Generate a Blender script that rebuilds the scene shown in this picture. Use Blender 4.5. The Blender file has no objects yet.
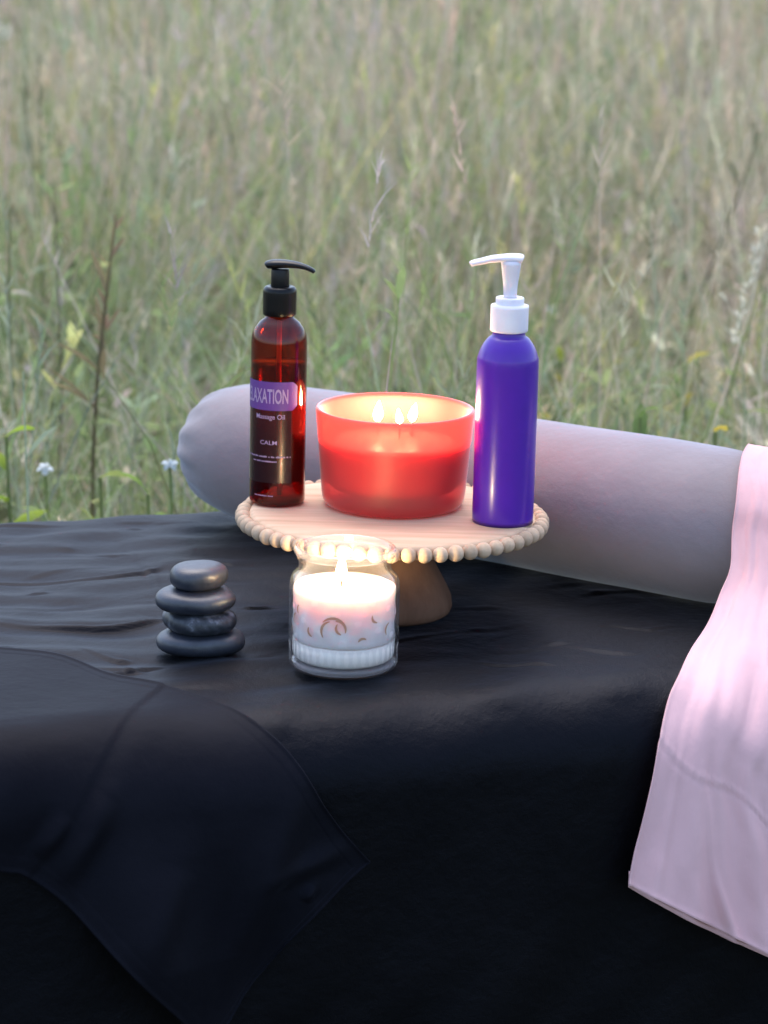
import bpy, bmesh, math, random
import numpy as np
from mathutils import Vector, Matrix
rng = np.random.default_rng(7); random.seed(7)
PI = math.pi
# ------------------------------------------------------------------ camera, sky, sun, exposure
F_PX, PITCH, ROLL, CAM_H = 2800.0, math.radians(13.78), math.radians(1.34), 1.319
Fv = np.array([0, math.cos(PITCH), -math.sin(PITCH)])
_R0 = np.array([1.0, 0, 0]); _U0 = np.array([0, math.sin(PITCH), math.cos(PITCH)])
Rv = math.cos(ROLL)*_R0 + math.sin(ROLL)*_U0
Uv = -math.sin(ROLL)*_R0 + math.cos(ROLL)*_U0
CAM = np.array([0, 0, CAM_H])
sc = bpy.context.scene
cd = bpy.data.cameras.new('camera'); cam = bpy.data.objects.new('camera', cd)
sc.collection.objects.link(cam); sc.camera = cam
M = Matrix(((Rv[0], Uv[0], -Fv[0], 0), (Rv[1], Uv[1], -Fv[1], 0), (Rv[2], Uv[2], -Fv[2], CAM_H), (0, 0, 0, 1)))
cam.matrix_world = M
cd.sensor_fit = 'VERTICAL'; cd.sensor_height = 24; cd.lens = 24*F_PX/1024
cd.clip_start = 0.05; cd.clip_end = 1500
cd.dof.use_dof = True; cd.dof.focus_distance = 2.32; cd.dof.aperture_fstop = 5.8; cd.dof.aperture_blades = 0

SUN_EL, SUN_AZ = math.radians(70), math.radians(-12)       # azimuth from +Y, towards -X
w = bpy.data.worlds.new('World'); sc.world = w; w.use_nodes = True
nt = w.node_tree; bg = nt.nodes['Background']
sky = nt.nodes.new('ShaderNodeTexSky'); sky.sky_type = 'NISHITA'; sky.sun_disc = False
sky.sun_elevation = SUN_EL; sky.sun_rotation = SUN_AZ
sky.air_density = 1.0; sky.dust_density = 2.2; sky.ozone_density = 1.5
nt.links.new(sky.outputs[0], bg.inputs['Color']); bg.inputs['Strength'].default_value = 0.15
sl = bpy.data.lights.new('sun', 'SUN'); sl.energy = 0.62; sl.angle = math.radians(55); sl.color = (1.0, 0.93, 0.87)
so = bpy.data.objects.new('sun', sl); sc.collection.objects.link(so)
sdir = Vector((math.sin(SUN_AZ)*math.cos(SUN_EL), math.cos(SUN_AZ)*math.cos(SUN_EL), math.sin(SUN_EL)))
so.rotation_euler = sdir.to_track_quat('Z', 'Y').to_euler(); so.location = (0, 0, 6)
sc.view_settings.view_transform = 'Standard'; sc.view_settings.look = 'None'
sc.view_settings.exposure = 1.5; sc.view_settings.gamma = 1; sc.view_settings.use_curve_mapping = False

# ------------------------------------------------------------------ helpers
COL = sc.collection
def ray(px, py):
    return Fv + Rv*(px-384)/F_PX + Uv*(512-py)/F_PX
def at(px, py, z):                                  # point of the horizontal plane z seen at a pixel
    d = ray(px, py); return CAM + d*((z-CAM_H)/d[2])

def mesh(name, verts, faces, mat=None, parent=None, smooth=True):
    me = bpy.data.meshes.new(name)
    me.from_pydata([tuple(map(float, v)) for v in verts], [], [tuple(map(int, f)) for f in faces])
    me.validate(); me.update()
    if smooth: me.polygons.foreach_set('use_smooth', [True]*len(me.polygons))
    if mat: me.materials.append(mat)
    o = bpy.data.objects.new(name, me); COL.objects.link(o)
    if parent: o.parent = parent
    return o
def tag(o, label=None, cat=None, group=None, kind=None):
    if label: o['label'] = label
    if cat: o['category'] = cat
    if group: o['group'] = group
    if kind: o['kind'] = kind
    return o
def thing(name, label, cat, loc=(0, 0, 0), rz=0, group=None):
    o = bpy.data.objects.new(name, None); COL.objects.link(o); o.empty_display_size = .05
    o.location = loc; o.rotation_euler = (0, 0, rz)
    return tag(o, label, cat, group)
def lathe(prof, n=64, rmod=None, closed=False):
    """prof: list of (r, z); axis Z. r==0 points make poles."""
    vs, fs, rings = [], [], []
    for (r, z) in prof:
        if r < 1e-7:
            rings.append([len(vs)]); vs.append((0, 0, z))
        else:
            b = len(vs)
            for i in range(n):
                a = 2*PI*i/n
                rr = rmod(r, z, a) if rmod else r
                vs.append((rr*math.cos(a), rr*math.sin(a), z))
            rings.append(list(range(b, b+n)))
    pairs = list(zip(rings, rings[1:]))
    if closed: pairs.append((rings[-1], rings[0]))
    for A, B in pairs:
        if len(A) == 1 and len(B) == 1: continue
        for i in range(n):
            j = (i+1) % n
            if len(A) == 1: fs.append((A[0], B[j], B[i]))
            elif len(B) == 1: fs.append((A[i], A[j], B[0]))
            else: fs.append((A[i], A[j], B[j], B[i]))
    return vs, fs
def spline(pts, k=6):
    """Catmull-Rom resample of a list of tuples"""
    P = [np.array(p, float) for p in pts]; P = [2*P[0]-P[1]] + P + [2*P[-1]-P[-2]]
    out = []
    for i in range(1, len(P)-2):
        for j in range(k):
            t = j/k; a, b, c, d = P[i-1:i+3]
            out.append(.5*((2*b)+(c-a)*t+(2*a-5*b+4*c-d)*t*t+(3*b-a-3*c+d)*t**3))
    out.append(P[-2]); return out
def tube(path, radii, n=12, sy=1.0):
    """tube along a path; circular (sy flattens along the frame's 2nd axis)"""
    vs, fs = [], []; P = [Vector(p) for p in path]; m = len(P)
    up = Vector((0, 0, 1)); prev = None
    for i, p in enumerate(P):
        t = (P[min(i+1, m-1)]-P[max(i-1, 0)]).normalized()
        s = t.cross(up)
        if s.length < 1e-3: s = t.cross(Vector((1, 0, 0))) if prev is None else prev
        s.normalize()
        if prev is not None and s.dot(prev) < 0: s = -s
        prev = s; b = s.cross(t).normalized(); r = radii[i]
        for k in range(n):
            a = 2*PI*k/n; vs.append(p + s*(r*math.cos(a)) + b*(r*sy*math.sin(a)))
    for i in range(m-1):
        for k in range(n):
            q = (k+1) % n; fs.append((i*n+k, i*n+q, (i+1)*n+q, (i+1)*n+k))
    a = len(vs); vs.append(P[0]); vs.append(P[-1])
    for k in range(n):
        q = (k+1) % n; fs.append((a, q, k)); fs.append((a+1, (m-1)*n+k, (m-1)*n+q))
    return vs, fs
def bevel_box(sx, sy, sz, bev, seg=3):
    bm = bmesh.new(); bmesh.ops.create_cube(bm, size=1)
    bmesh.ops.scale(bm, vec=(sx, sy, sz), verts=bm.verts)
    bmesh.ops.bevel(bm, geom=list(bm.edges), offset=bev, segments=seg, affect='EDGES', profile=.5)
    vs = [tuple(v.co) for v in bm.verts]; bm.verts.index_update()
    fs = [[v.index for v in f.verts] for f in bm.faces]; bm.free(); return vs, fs
def shift(vf, dx=0, dy=0, dz=0):
    return [(v[0]+dx, v[1]+dy, v[2]+dz) for v in vf[0]], vf[1]
def join(*vfs):
    V, Fc = [], []
    for v, f in vfs:
        b = len(V); V += list(v); Fc += [[i+b for i in q] for q in f]
    return V, Fc

# ------------------------------------------------------------------ materials
def mat(name):
    m = bpy.data.materials.new(name); m.use_nodes = True
    return m, m.node_tree, m.node_tree.nodes['Principled BSDF']
def N(t, typ, **kw):
    n = t.nodes.new(typ)
    for k, v in kw.items(): setattr(n, k, v)
    return n
def noise(t, scale, detail=4, rough=.5, coord='Object', vec=None):
    tc = N(t, 'ShaderNodeTexCoord'); n = N(t, 'ShaderNodeTexNoise')
    n.inputs['Scale'].default_value = scale; n.inputs['Detail'].default_value = detail; n.inputs['Roughness'].default_value = rough
    if vec:
        mp = N(t, 'ShaderNodeMapping'); mp.inputs['Scale'].default_value = vec
        t.links.new(tc.outputs[coord], mp.inputs[0]); t.links.new(mp.outputs[0], n.inputs['Vector'])
    else: t.links.new(tc.outputs[coord], n.inputs['Vector'])
    return n
def ramp(t, src, stops):
    r = N(t, 'ShaderNodeValToRGB'); e = r.color_ramp.elements
    while len(e) < len(stops): e.new(.5)
    for i, (p, c) in enumerate(stops): e[i].position = p; e[i].color = (*c, 1)
    t.links.new(src, r.inputs[0]); return r
def bump(t, src, strength, dist, bs):
    b = N(t, 'ShaderNodeBump'); b.inputs['Strength'].default_value = strength; b.inputs['Distance'].default_value = dist
    t.links.new(src, b.inputs['Height']); t.links.new(b.outputs[0], bs.inputs['Normal']); return b
def fabric(name, c1, c2, rough=.8, sheen=.3, sheen_rough=.5, spec=.3, bstr=.25, wave=900, tint=(1, 1, 1)):
    m, t, b = mat(name)
    n = noise(t, 9, 5, .6); r = ramp(t, n.outputs[0], [(.35, c1), (.65, c2)]); t.links.new(r.outputs[0], b.inputs['Base Color'])
    b.inputs['Roughness'].default_value = rough; b.inputs['Specular IOR Level'].default_value = spec
    b.inputs['Specular Tint'].default_value = (*tint, 1); b.inputs['Sheen Tint'].default_value = (*tint, 1)
    b.inputs['Sheen Weight'].default_value = sheen; b.inputs['Sheen Roughness'].default_value = sheen_rough
    n2 = noise(t, wave, 2, .5); n3 = noise(t, 35, 4, .6)
    ad = N(t, 'ShaderNodeMath', operation='MULTIPLY_ADD'); ad.inputs[1].default_value = .12
    t.links.new(n2.outputs[0], ad.inputs[0]); t.links.new(n3.outputs[0], ad.inputs[2])
    bump(t, ad.outputs[0], bstr, .002, b)
    return m
m_sheet = fabric('black_cotton', (.0006, .0006, .0008), (.0012, .0012, .0016), .52, .10, .28, .15, .9, tint=(.72, .76, 1.0))
m_satin = fabric('black_microfibre', (.0046, .0046, .0070), (.0070, .0070, .0104), .56, .045, .3, .06, .5, tint=(.72, .78, 1.0))
m_pink = fabric('pink_cotton', (.72, .44, .45), (.78, .49, .50), .95, .0, .5, .1, .5)
m_grey = fabric('grey_jersey', (.265, .225, .225), (.30, .255, .255), .85, .45, .45, .2, .75, 1200, (.75, .85, 1))
m_cord = fabric('dark_cord', (.03, .03, .04), (.05, .05, .06))

def wood(name, c1, c2, scale=(2, 30, 30)):
    m, t, b = mat(name)
    n = noise(t, 6, 6, .6, vec=scale); r = ramp(t, n.outputs[0], [(.3, c1), (.7, c2)])
    oi = N(t, 'ShaderNodeObjectInfo'); hs = N(t, 'ShaderNodeHueSaturation'); mr = N(t, 'ShaderNodeMapRange')
    mr.inputs['To Min'].default_value = .82; mr.inputs['To Max'].default_value = 1.10
    t.links.new(oi.outputs['Random'], mr.inputs['Value']); t.links.new(mr.outputs[0], hs.inputs['Value'])
    t.links.new(r.outputs[0], hs.inputs['Color']); t.links.new(hs.outputs[0], b.inputs['Base Color']); b.inputs['Roughness'].default_value = .7
    b.inputs['Specular IOR Level'].default_value = .2
    bump(t, n.outputs[0], .05, .001, b); return m
m_wood = wood('pale_wood', (.47, .31, .195), (.66, .47, .32), (1.2, 14, 14))
m_bead = wood('bead_wood', (.50, .34, .22), (.66, .48, .33), (25, 25, 25))
m_foot_shaded = wood('shaded_pedestal_wood', (.14, .07, .042), (.21, .11, .068), (12, 12, 2))  # same wood as the plate; shade beneath it painted in as darker colour

def thin_glass(name, tint, gloss_rough=.03, transl=None, tw=0., edge=(.6, .6, .6), edge_blend=.35):
    """Thin-walled glass: tinted transparency, Fresnel gloss and an optional frosted (translucent) share."""
    m, t, b = mat(name); t.nodes.remove(b); out = t.nodes['Material Output']
    lw = N(t, 'ShaderNodeLayerWeight'); lw.inputs['Blend'].default_value = edge_blend
    mx = N(t, 'ShaderNodeMix', data_type='RGBA'); mx.inputs['A'].default_value = (*tint, 1)
    mx.inputs['B'].default_value = (tint[0]*edge[0], tint[1]*edge[1], tint[2]*edge[2], 1)
    t.links.new(lw.outputs['Facing'], mx.inputs['Factor'])
    tr = N(t, 'ShaderNodeBsdfTransparent'); t.links.new(mx.outputs['Result'], tr.inputs[0]); base = tr
    if transl:
        tl = N(t, 'ShaderNodeBsdfTranslucent'); tl.inputs[0].default_value = (*transl, 1)
        df = N(t, 'ShaderNodeBsdfDiffuse'); df.inputs[0].default_value = (*transl, 1)
        m1 = N(t, 'ShaderNodeMixShader'); m1.inputs[0].default_value = .35
        t.links.new(tl.outputs[0], m1.inputs[1]); t.links.new(df.outputs[0], m1.inputs[2])
        m2 = N(t, 'ShaderNodeMixShader'); m2.inputs[0].default_value = tw
        t.links.new(tr.outputs[0], m2.inputs[1]); t.links.new(m1.outputs[0], m2.inputs[2]); base = m2
    gl = N(t, 'ShaderNodeBsdfGlossy'); gl.inputs['Roughness'].default_value = gloss_rough; gl.inputs[0].default_value = (1, 1, 1, 1)
    l2 = N(t, 'ShaderNodeLayerWeight'); l2.inputs['Blend'].default_value = .5        # Schlick, the same from both sides
    pw = N(t, 'ShaderNodeMath', operation='POWER'); pw.inputs[1].default_value = 4.5; t.links.new(l2.outputs['Facing'], pw.inputs[0])
    fr = N(t, 'ShaderNodeMath', operation='MULTIPLY_ADD'); fr.inputs[1].default_value = .8; fr.inputs[2].default_value = .035
    t.links.new(pw.outputs[0], fr.inputs[0])
    mm = N(t, 'ShaderNodeMixShader'); t.links.new(fr.outputs[0], mm.inputs[0])
    t.links.new(base.outputs[0], mm.inputs[1]); t.links.new(gl.outputs[0], mm.inputs[2])
    t.links.new(mm.outputs[0], out.inputs['Surface']); return m
m_clear = thin_glass('clear_glass', (.985, .985, .985), .05, (.95, .93, .95), .012, edge=(.92, .92, .93))
m_thick = thin_glass('thick_clear_glass', (.95, .95, .96), .06, (.92, .90, .93), .30, edge=(.9, .9, .92))
m_rim = thin_glass('rim_glass', (.95, .95, .96), .06, (.92, .88, .90), .03, edge=(.86, .86, .9))
m_red = thin_glass('frosted_red_glass', (.93, .27, .26), .5, (.92, .17, .17), .40, edge=(.85, .7, .7))
m_amber = thin_glass('amber_plastic', (.62, .15, .045), .04, edge=(.45, .3, .3))
m_oil = thin_glass('amber_oil', (.72, .17, .06), .15, edge=(.3, .2, .2))

def plastic(name, c, rough=.35, coat=0., sss=0.):
    m, t, b = mat(name); n = noise(t, 60, 3, .5)
    r = ramp(t, n.outputs[0], [(.3, tuple(x*.93 for x in c)), (.7, c)]); t.links.new(r.outputs[0], b.inputs['Base Color'])
    b.inputs['Roughness'].default_value = rough; b.inputs['Coat Weight'].default_value = coat
    if sss:
        b.inputs['Subsurface Weight'].default_value = sss; b.inputs['Subsurface Radius'].default_value = (1, .5, .6); b.inputs['Subsurface Scale'].default_value = .004
    bump(t, n.outputs[0], .04, .001, b)
    return m
m_black = plastic('black_plastic', (.006, .006, .007), .28); m_black.node_tree.nodes['Principled BSDF'].inputs['Specular IOR Level'].default_value = .25
m_white = plastic('white_plastic', (.88, .83, .88), .35, 0, .3)
m_purple = plastic('purple_plastic', (.075, .010, .35), .28, .1)
m_band = plastic('purple_label', (.13, .04, .25), .5)
m_print = plastic('white_print', (.40, .28, .46), .6)
m_dip = plastic('clear_straw', (.8, .35, .2), .3)
m_label = thin_glass('dark_label_film', (.74, .58, .66), .3, (.05, .02, .04), .25)
m_pad = plastic('black_vinyl', (.02, .02, .022), .4)
m_legw = wood('leg_wood', (.2, .11, .06), (.3, .17, .09))
m_wick = plastic('charred_wick', (.01, .008, .006), .9)

def wax(name, c, scale, radius=(1, .5, .35), blotch=None):
    m, t, b = mat(name); n = noise(t, 28, 4, .6)
    r = ramp(t, n.outputs[0], [(.32, c), (.72, blotch or tuple(x*.93 for x in c))]); t.links.new(r.outputs[0], b.inputs['Base Color'])
    b.inputs['Roughness'].default_value = .4; b.inputs['Subsurface Weight'].default_value = 1
    b.inputs['Subsurface Radius'].default_value = radius; b.inputs['Subsurface Scale'].default_value = scale
    bump(t, n.outputs[0], .1, .001, b); return m
m_wax_red = wax('red_wax', (.80, .055, .07), .016, (1, .25, .2))
m_wax_white = wax('cloudy_white_wax', (.95, .86, .84), .016, (1, .80, .68), blotch=(.93, .76, .74))
m_wax_gel = wax('milky_base_wax', (.96, .86, .79), .003, (1, .9, .9))
m_pool_lit = wax('melted_wax_lit', (.95, .70, .52), .02, (1, .8, .7))  # melted red wax, painted pale for the brightness the flames give it
m_petal = plastic('dried_petal', (.58, .33, .21), .8, 0, .3)

def flame_mat(name, strength):
    m, t, b = mat(name); t.nodes.remove(b); out = t.nodes['Material Output']
    e = N(t, 'ShaderNodeEmission'); tc = N(t, 'ShaderNodeTexCoord'); sp = N(t, 'ShaderNodeSeparateXYZ')
    t.links.new(tc.outputs['Generated'], sp.inputs[0])
    r = ramp(t, sp.outputs['Z'], [(0, (1, .45, .16)), (.35, (1, .80, .45)), (1, (1, .62, .22))]); t.links.new(r.outputs[0], e.inputs[0])
    e.inputs[1].default_value = strength; t.links.new(e.outputs[0], out.inputs[0]); return m
m_flame = flame_mat('bowl_candle_flame', 215); m_flame2 = flame_mat('jar_candle_flame', 230)
def flame(parent, x, y, z, h, r, fm, lean=0.0):
    prof = [(0, 0), (.45, .06), (.85, .2), (1, .34), (.82, .55), (.48, .76), (.18, .93), (0, 1)]
    prof = [(max(a, 0)*r, b*h) for a, b in spline(prof, 3)]; prof[0] = (0, 0); prof[-1] = (0, h)
    vs, fs = lathe(prof, 20)
    vs = [(a+x+lean*(c/h)**2, b+y, c+z) for a, b, c in vs]
    f = mesh('flame', vs, fs, fm, parent)
    # the wick that carries it
    wv, wf = tube([(x, y, z-.0150), (x+.0004, y, z), (x+.0012, y, z+.004)], [.0009, .0009, .0008], 8)
    mesh('wick', wv, wf, m_wick, parent)
    return f

# ------------------------------------------------------------------ ground sheet
def hgt(x, y):
    return .025*math.sin(x*1.3+.4)*math.sin(y*.9) + .05*math.sin(x*.21+1)*math.sin(y*.17)*min(1, abs(y)/12)
xs = np.unique(np.concatenate([np.linspace(-600, 600, 41), np.linspace(-14, 14, 57)]))
ys = np.unique(np.concatenate([np.linspace(-600, 900, 41), np.linspace(-6, 34, 81)]))
gv = [(x, y, hgt(x, y)) for y in ys for x in xs]; nx = len(xs)
gf = [(j*nx+i, j*nx+i+1, (j+1)*nx+i+1, (j+1)*nx+i) for j in range(len(ys)-1) for i in range(nx-1)]
m_ground, t, b = mat('meadow_soil')
n = noise(t, 3.0, 8, .7); r = ramp(t, n.outputs[0], [(.3, (.035, .035, .02)), (.5, (.055, .06, .03)), (.7, (.09, .085, .05))])
t.links.new(r.outputs[0], b.inputs['Base Color']); b.inputs['Roughness'].default_value = 1; bump(t, n.outputs[0], .6, .05, b)
tag(mesh('ground', gv, gf, m_ground), 'meadow soil under the tall grass', None, None, 'structure')

# ------------------------------------------------------------------ grass (ribbons, batched)
class Ribbons:
    def __init__(s): s.V = []; s.C = []; s.nseg = []
    def add(s, P, az, L, W, lean, droop, col, seg=4, tip=.08, belly=.0):
        """P (n,3) bases; az heading; lean start angle from vertical; droop extra bend by the tip."""
        n = len(P); k = seg+1; tt = np.linspace(0, 1, k)
        ang = lean[:, None] + droop[:, None]*tt[None, :]**1.6
        dx = np.sin(ang); dz = np.cos(ang)
        st = (L/seg)[:, None]
        X = np.concatenate([np.zeros((n, 1)), np.cumsum((dx[:, :-1]+dx[:, 1:])/2*st, 1)], 1)
        Z = np.concatenate([np.zeros((n, 1)), np.cumsum((dz[:, :-1]+dz[:, 1:])/2*st, 1)], 1)
        cx, sx = np.cos(az)[:, None], np.sin(az)[:, None]
        C = np.stack([P[:, 0:1]+X*cx, P[:, 1:2]+X*sx, P[:, 2:3]+Z], 2)
        wa = az + PI/2 + rng.normal(0, .7, n)
        prof = (1-tt)**.7*(1-tip)+tip
        if belly: prof = np.sin(PI*np.clip(tt*.92+.05, 0, 1))**.8
        wd = (W[:, None]*prof[None, :]/2)[:, :, None]*np.stack([np.cos(wa), np.sin(wa), .25*np.sin(wa*3)], 1)[:, None, :]
        V = np.stack([C-wd, C+wd], 2)           # n,k,2,3
        s.V.append(V.reshape(-1, 3)); s.nseg.append((n, k)); s.C.append(np.repeat(col, k*2, 0))
        return C
    def build(s, name, m):
        V = np.concatenate(s.V); C = np.concatenate(s.C); Fs = []; off = 0
        for n, k in s.nseg:
            b0 = off + np.arange(n)[:, None]*(2*k) + np.arange(k-1)[None, :]*2
            Fs.append(np.stack([b0, b0+1, b0+3, b0+2], 2).reshape(-1, 4)); off += n*k*2
        Fc = np.concatenate(Fs).astype(np.int32); nf = len(Fc)
        me = bpy.data.meshes.new(name); me.vertices.add(len(V)); me.vertices.foreach_set('co', V.astype(np.float32).ravel())
        me.loops.add(nf*4); me.loops.foreach_set('vertex_index', Fc.ravel())
        me.polygons.add(nf); me.polygons.foreach_set('loop_start', np.arange(0, nf*4, 4, dtype=np.int32))
        me.polygons.foreach_set('use_smooth', np.ones(nf, bool))
        a = me.color_attributes.new('tint', 'FLOAT_COLOR', 'POINT')
        a.data.foreach_set('color', np.concatenate([C, np.ones((len(C), 1))], 1).astype(np.float32).ravel())
        me.update(calc_edges=True); me.materials.append(m)
        o = bpy.data.objects.new(name, me); COL.objects.link(o); return o
def leaf_mat(name, tr=.4):
    m, t, b = mat(name); t.nodes.remove(b); out = t.nodes['Material Output']
    a = N(t, 'ShaderNodeVertexColor', layer_name='tint')
    n = noise(t, 25, 3, .6); mx = N(t, 'ShaderNodeMix', data_type='RGBA', blend_type='MULTIPLY'); mx.inputs['Factor'].default_value = 1
    r = ramp(t, n.outputs[0], [(.3, (.75, .75, .75)), (.7, (1.15, 1.12, 1.05))])
    t.links.new(a.outputs[0], mx.inputs['A']); t.links.new(r.outputs[0], mx.inputs['B'])
    d = N(t, 'ShaderNodeBsdfDiffuse'); l = N(t, 'ShaderNodeBsdfTranslucent'); ms = N(t, 'ShaderNodeMixShader'); ms.inputs[0].default_value = tr
    t.links.new(mx.outputs['Result'], d.inputs[0]); t.links.new(mx.outputs['Result'], l.inputs[0])
    t.links.new(d.outputs[0], ms.inputs[1]); t.links.new(l.outputs[0], ms.inputs[2]); t.links.new(ms.outputs[0], out.inputs[0]); return m
m_leaf = leaf_mat('grass_blades')
def lowfreq(x, y, s, ph):
    return (np.sin(x*s*1.7+ph)+np.sin(y*s*.9+ph*2.1+.7*np.sin(x*s))+np.sin((x+y)*s*1.1+ph*3.3)+np.sin((x*.7-y*.6)*s*2.3+ph))/4
def field(n, y0, y1, margin):
    y = np.sqrt(rng.uniform(y0**2, y1**2, n)) if y0 > 0 else rng.uniform(y0, y1, n)
    x = rng.uniform(-1, 1, n)*(.145*np.abs(y)+margin)
    return x, y
G_GREEN = np.array([.31, .385, .165]); G_BLUE = np.array([.355, .41, .275]); G_STRAW = np.array([.70, .63, .47])
G_TAN = np.array([.64, .50, .38]); G_YEL = np.array([.55, .53, .22]); G_DARK = np.array([.17, .19, .10]); G_MAUVE = np.array([.55, .46, .43])
def tints(x, y, wts):
    n = len(x); g = .6*lowfreq(x, y, 2.2, 1.3)+.7*lowfreq(x, y, .9, 3.1); g2 = lowfreq(x, y, 4.1, 4.2)
    g3 = lowfreq(x, y, 3.1, 5.9)
    W = np.stack([wts[0]*np.exp(3.4*g), wts[1]*np.exp(2.4*g2), wts[2]*np.exp(-3.0*g), wts[3]*np.exp(-3.2*g2), wts[4]*np.exp(2*g3), wts[5]*np.exp(2.5*g3), wts[6]*np.exp(-3.*g3)], 1)
    W /= W.sum(1, keepdims=True); c = np.cumsum(W, 1); k = (rng.random(n)[:, None] > c).sum(1)
    P = np.stack([G_GREEN, G_BLUE, G_STRAW, G_TAN, G_YEL, G_DARK, G_MAUVE])[np.clip(k, 0, 6)]
    return P*rng.uniform(.72, 1.25, (n, 1))*rng.uniform(.94, 1.06, (n, 3))
G = Ribbons()
def zone(n, y0, y1, margin, hs, wts, kind, wmul=1.0):
    x, y = field(n, y0, y1, margin)
    keep = np.ones(n, bool)
    # clear of the table footprint
    U = .9397*x+.3420*y; Nn = -.3420*x+.9397*y
    keep &= ~((Nn > 1.70) & (Nn < 2.86) & (U > -.5) & (U < 1.8))
    keep &= ~((y < 2.9) & (np.abs(x) < 3.2))
    x, y = x[keep], y[keep]; n = len(x)
    z = np.array([hgt(a, b) for a, b in zip(x, y)])-.01
    P = np.stack([x, y, z], 1); az = rng.uniform(0, 2*PI, n); C = tints(x, y, wts)
    H = rng.normal(hs[0], hs[1], n).clip(hs[0]*.35, hs[0]*1.9)*(1+.35*lowfreq(x, y, 1.6, 2.2)+.35*lowfreq(x, y, 5.5, .7))
    if kind == 'tangle':
        G.add(P+np.stack([0*z, 0*z, H*rng.uniform(.1, .75, n)], 1), az, H*rng.uniform(.5, 1.1, n), rng.uniform(.002, .0055, n)*wmul, rng.uniform(.7, 1.5, n), rng.uniform(-.6, 1.0, n), C*rng.uniform(.9, 1.2, (n, 1)), 4)
    if kind == 'blade':
        G.add(P, az, H*1.2, rng.uniform(.002, .0062, n)*wmul, rng.uniform(0, .45, n), rng.gamma(2.2, .55, n).clip(0, 2.7), C, 4)
    elif kind == 'stem':                        # thin culms with a plume
        L = H*rng.uniform(1.0, 1.35, n)
        T = G.add(P, az, L, np.full(n, .0026)*wmul, rng.uniform(0, .18, n), rng.uniform(0, .5, n), C, 4, .5)
        for k in range(13):
            f = rng.uniform(.0, .42, n); tip = T[:, -1]*(1-f)[:, None]+T[:, -2]*f[:, None]
            G.add(tip, rng.uniform(0, 2*PI, n), rng.uniform(.014, .055, n), rng.uniform(.0016, .0036, n)*wmul, rng.uniform(.2, .9, n), rng.uniform(-.2, .9, n), C*rng.uniform(.95, 1.25, (n, 1)), 2)
    elif kind == 'forb':                        # leafy stems
        L = H; T = G.add(P, az, L, np.full(n, .0035), rng.uniform(0, .25, n), rng.uniform(0, .4, n), C, 4, .5)
        for k in range(13):
            f = rng.uniform(0, 4, n); i = np.minimum(f.astype(int), 3); fr = (f-i)[:, None]
            q = T[np.arange(n), i]*(1-fr)+T[np.arange(n), i+1]*fr
            G.add(q, rng.uniform(0, 2*PI, n), rng.uniform(.02, .075, n), rng.uniform(.006, .019, n), rng.uniform(.5, 1.3, n), rng.uniform(.0, .9, n), C*rng.uniform(.85, 1.2, (n, 1)), 3, belly=1)
near = (5.5, 3.2, 1.0, .5, 1.1, .9, .4); mid = (2.5, 2.2, 2.2, 1.8, .8, .8, 1.4); far = (1.5, 1.8, 3.0, 2.5, .7, .5, 2.2)
zone(17000, 2.9, 5.2, .8, (.42, .10), near, 'blade', 1.1)
zone(1500, 2.9, 5.2, .8, (.40, .11), near, 'forb')
zone(3500, 2.9, 5.2, .8, (.42, .10), mid, 'tangle')
zone(11000, 5.0, 9.5, 1.0, (.52, .13), far, 'tangle', 1.1)
zone(16000, 9.0, 17, 1.3, (.55, .14), far, 'tangle', 1.5)
zone(500, 2.9, 5.2, .8, (.50, .10), mid, 'stem')
zone(34000, 5.0, 9.5, 1.0, (.52, .13), mid, 'blade', 1.2)
zone(2300, 5.0, 9.5, 1.0, (.45, .13), near, 'forb')
zone(4200, 4.8, 9.5, 1.0, (.58, .12), mid, 'stem', 1.2)
zone(45000, 9.0, 17, 1.3, (.55, .14), far, 'blade', 1.6)
zone(9000, 9.0, 17, 1.3, (.64, .12), far, 'stem', 1.7)
zone(26000, 16, 34, 2.0, (.60, .14), far, 'blade', 2.5)
zone(26000, -5, 16, 6.5, (.40, .12), mid, 'blade', 1.6)
tag(G.build('grass', m_leaf), 'tall mixed meadow grass filling the background', None, None, 'stuff')

# individual plants that stand out of the meadow
def plant_mesh(name, parts, m, label, cat, group=None):
    """parts: list of ('tube', pts, radii, colour) / ('leaf', base, tip, width, colour, bend)"""
    V, Fc, C = [], [], []
    for p in parts:
        if p[0] == 'tube': v, f = tube(p[1], p[2], 6); c = p[3]
        else:
            _, a, bb, wdt, c, bend = p; a = np.array(a, float); bb = np.array(bb, float); d = bb-a
            s = np.cross(d, [0, -.35, 1.]); s = s/(np.linalg.norm(s)+1e-9); u = np.cross(s, d); u = u/(np.linalg.norm(u)+1e-9); v = []; f = []
            for i in range(7):
                q = i/6; wv = wdt*math.sin(PI*min(1, q*.93+.04))**.75/2; ctr = a+d*q+u*bend*math.sin(PI*q)
                v += [ctr-s*wv, ctr+u*wdt*.08, ctr+s*wv]
            for i in range(6):
                f += [(3*i, 3*i+1, 3*i+4, 3*i+3), (3*i+1, 3*i+2, 3*i+5, 3*i+4)]
        b0 = len(V); V += [tuple(x) for x in v]; Fc += [[i+b0 for i in q] for q in f]; C += [c]*len(v)
    o = mesh(name, V, Fc, m); a = o.data.color_attributes.new('tint', 'FLOAT_COLOR', 'POINT')
    a.data.foreach_set('color', np.array([(*c, 1) for c in C], np.float32).ravel())
    return tag(o, label, cat, group)
def on_ray(px, py, y):
    d = ray(px, py); return CAM + d*(y/d[1])
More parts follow.
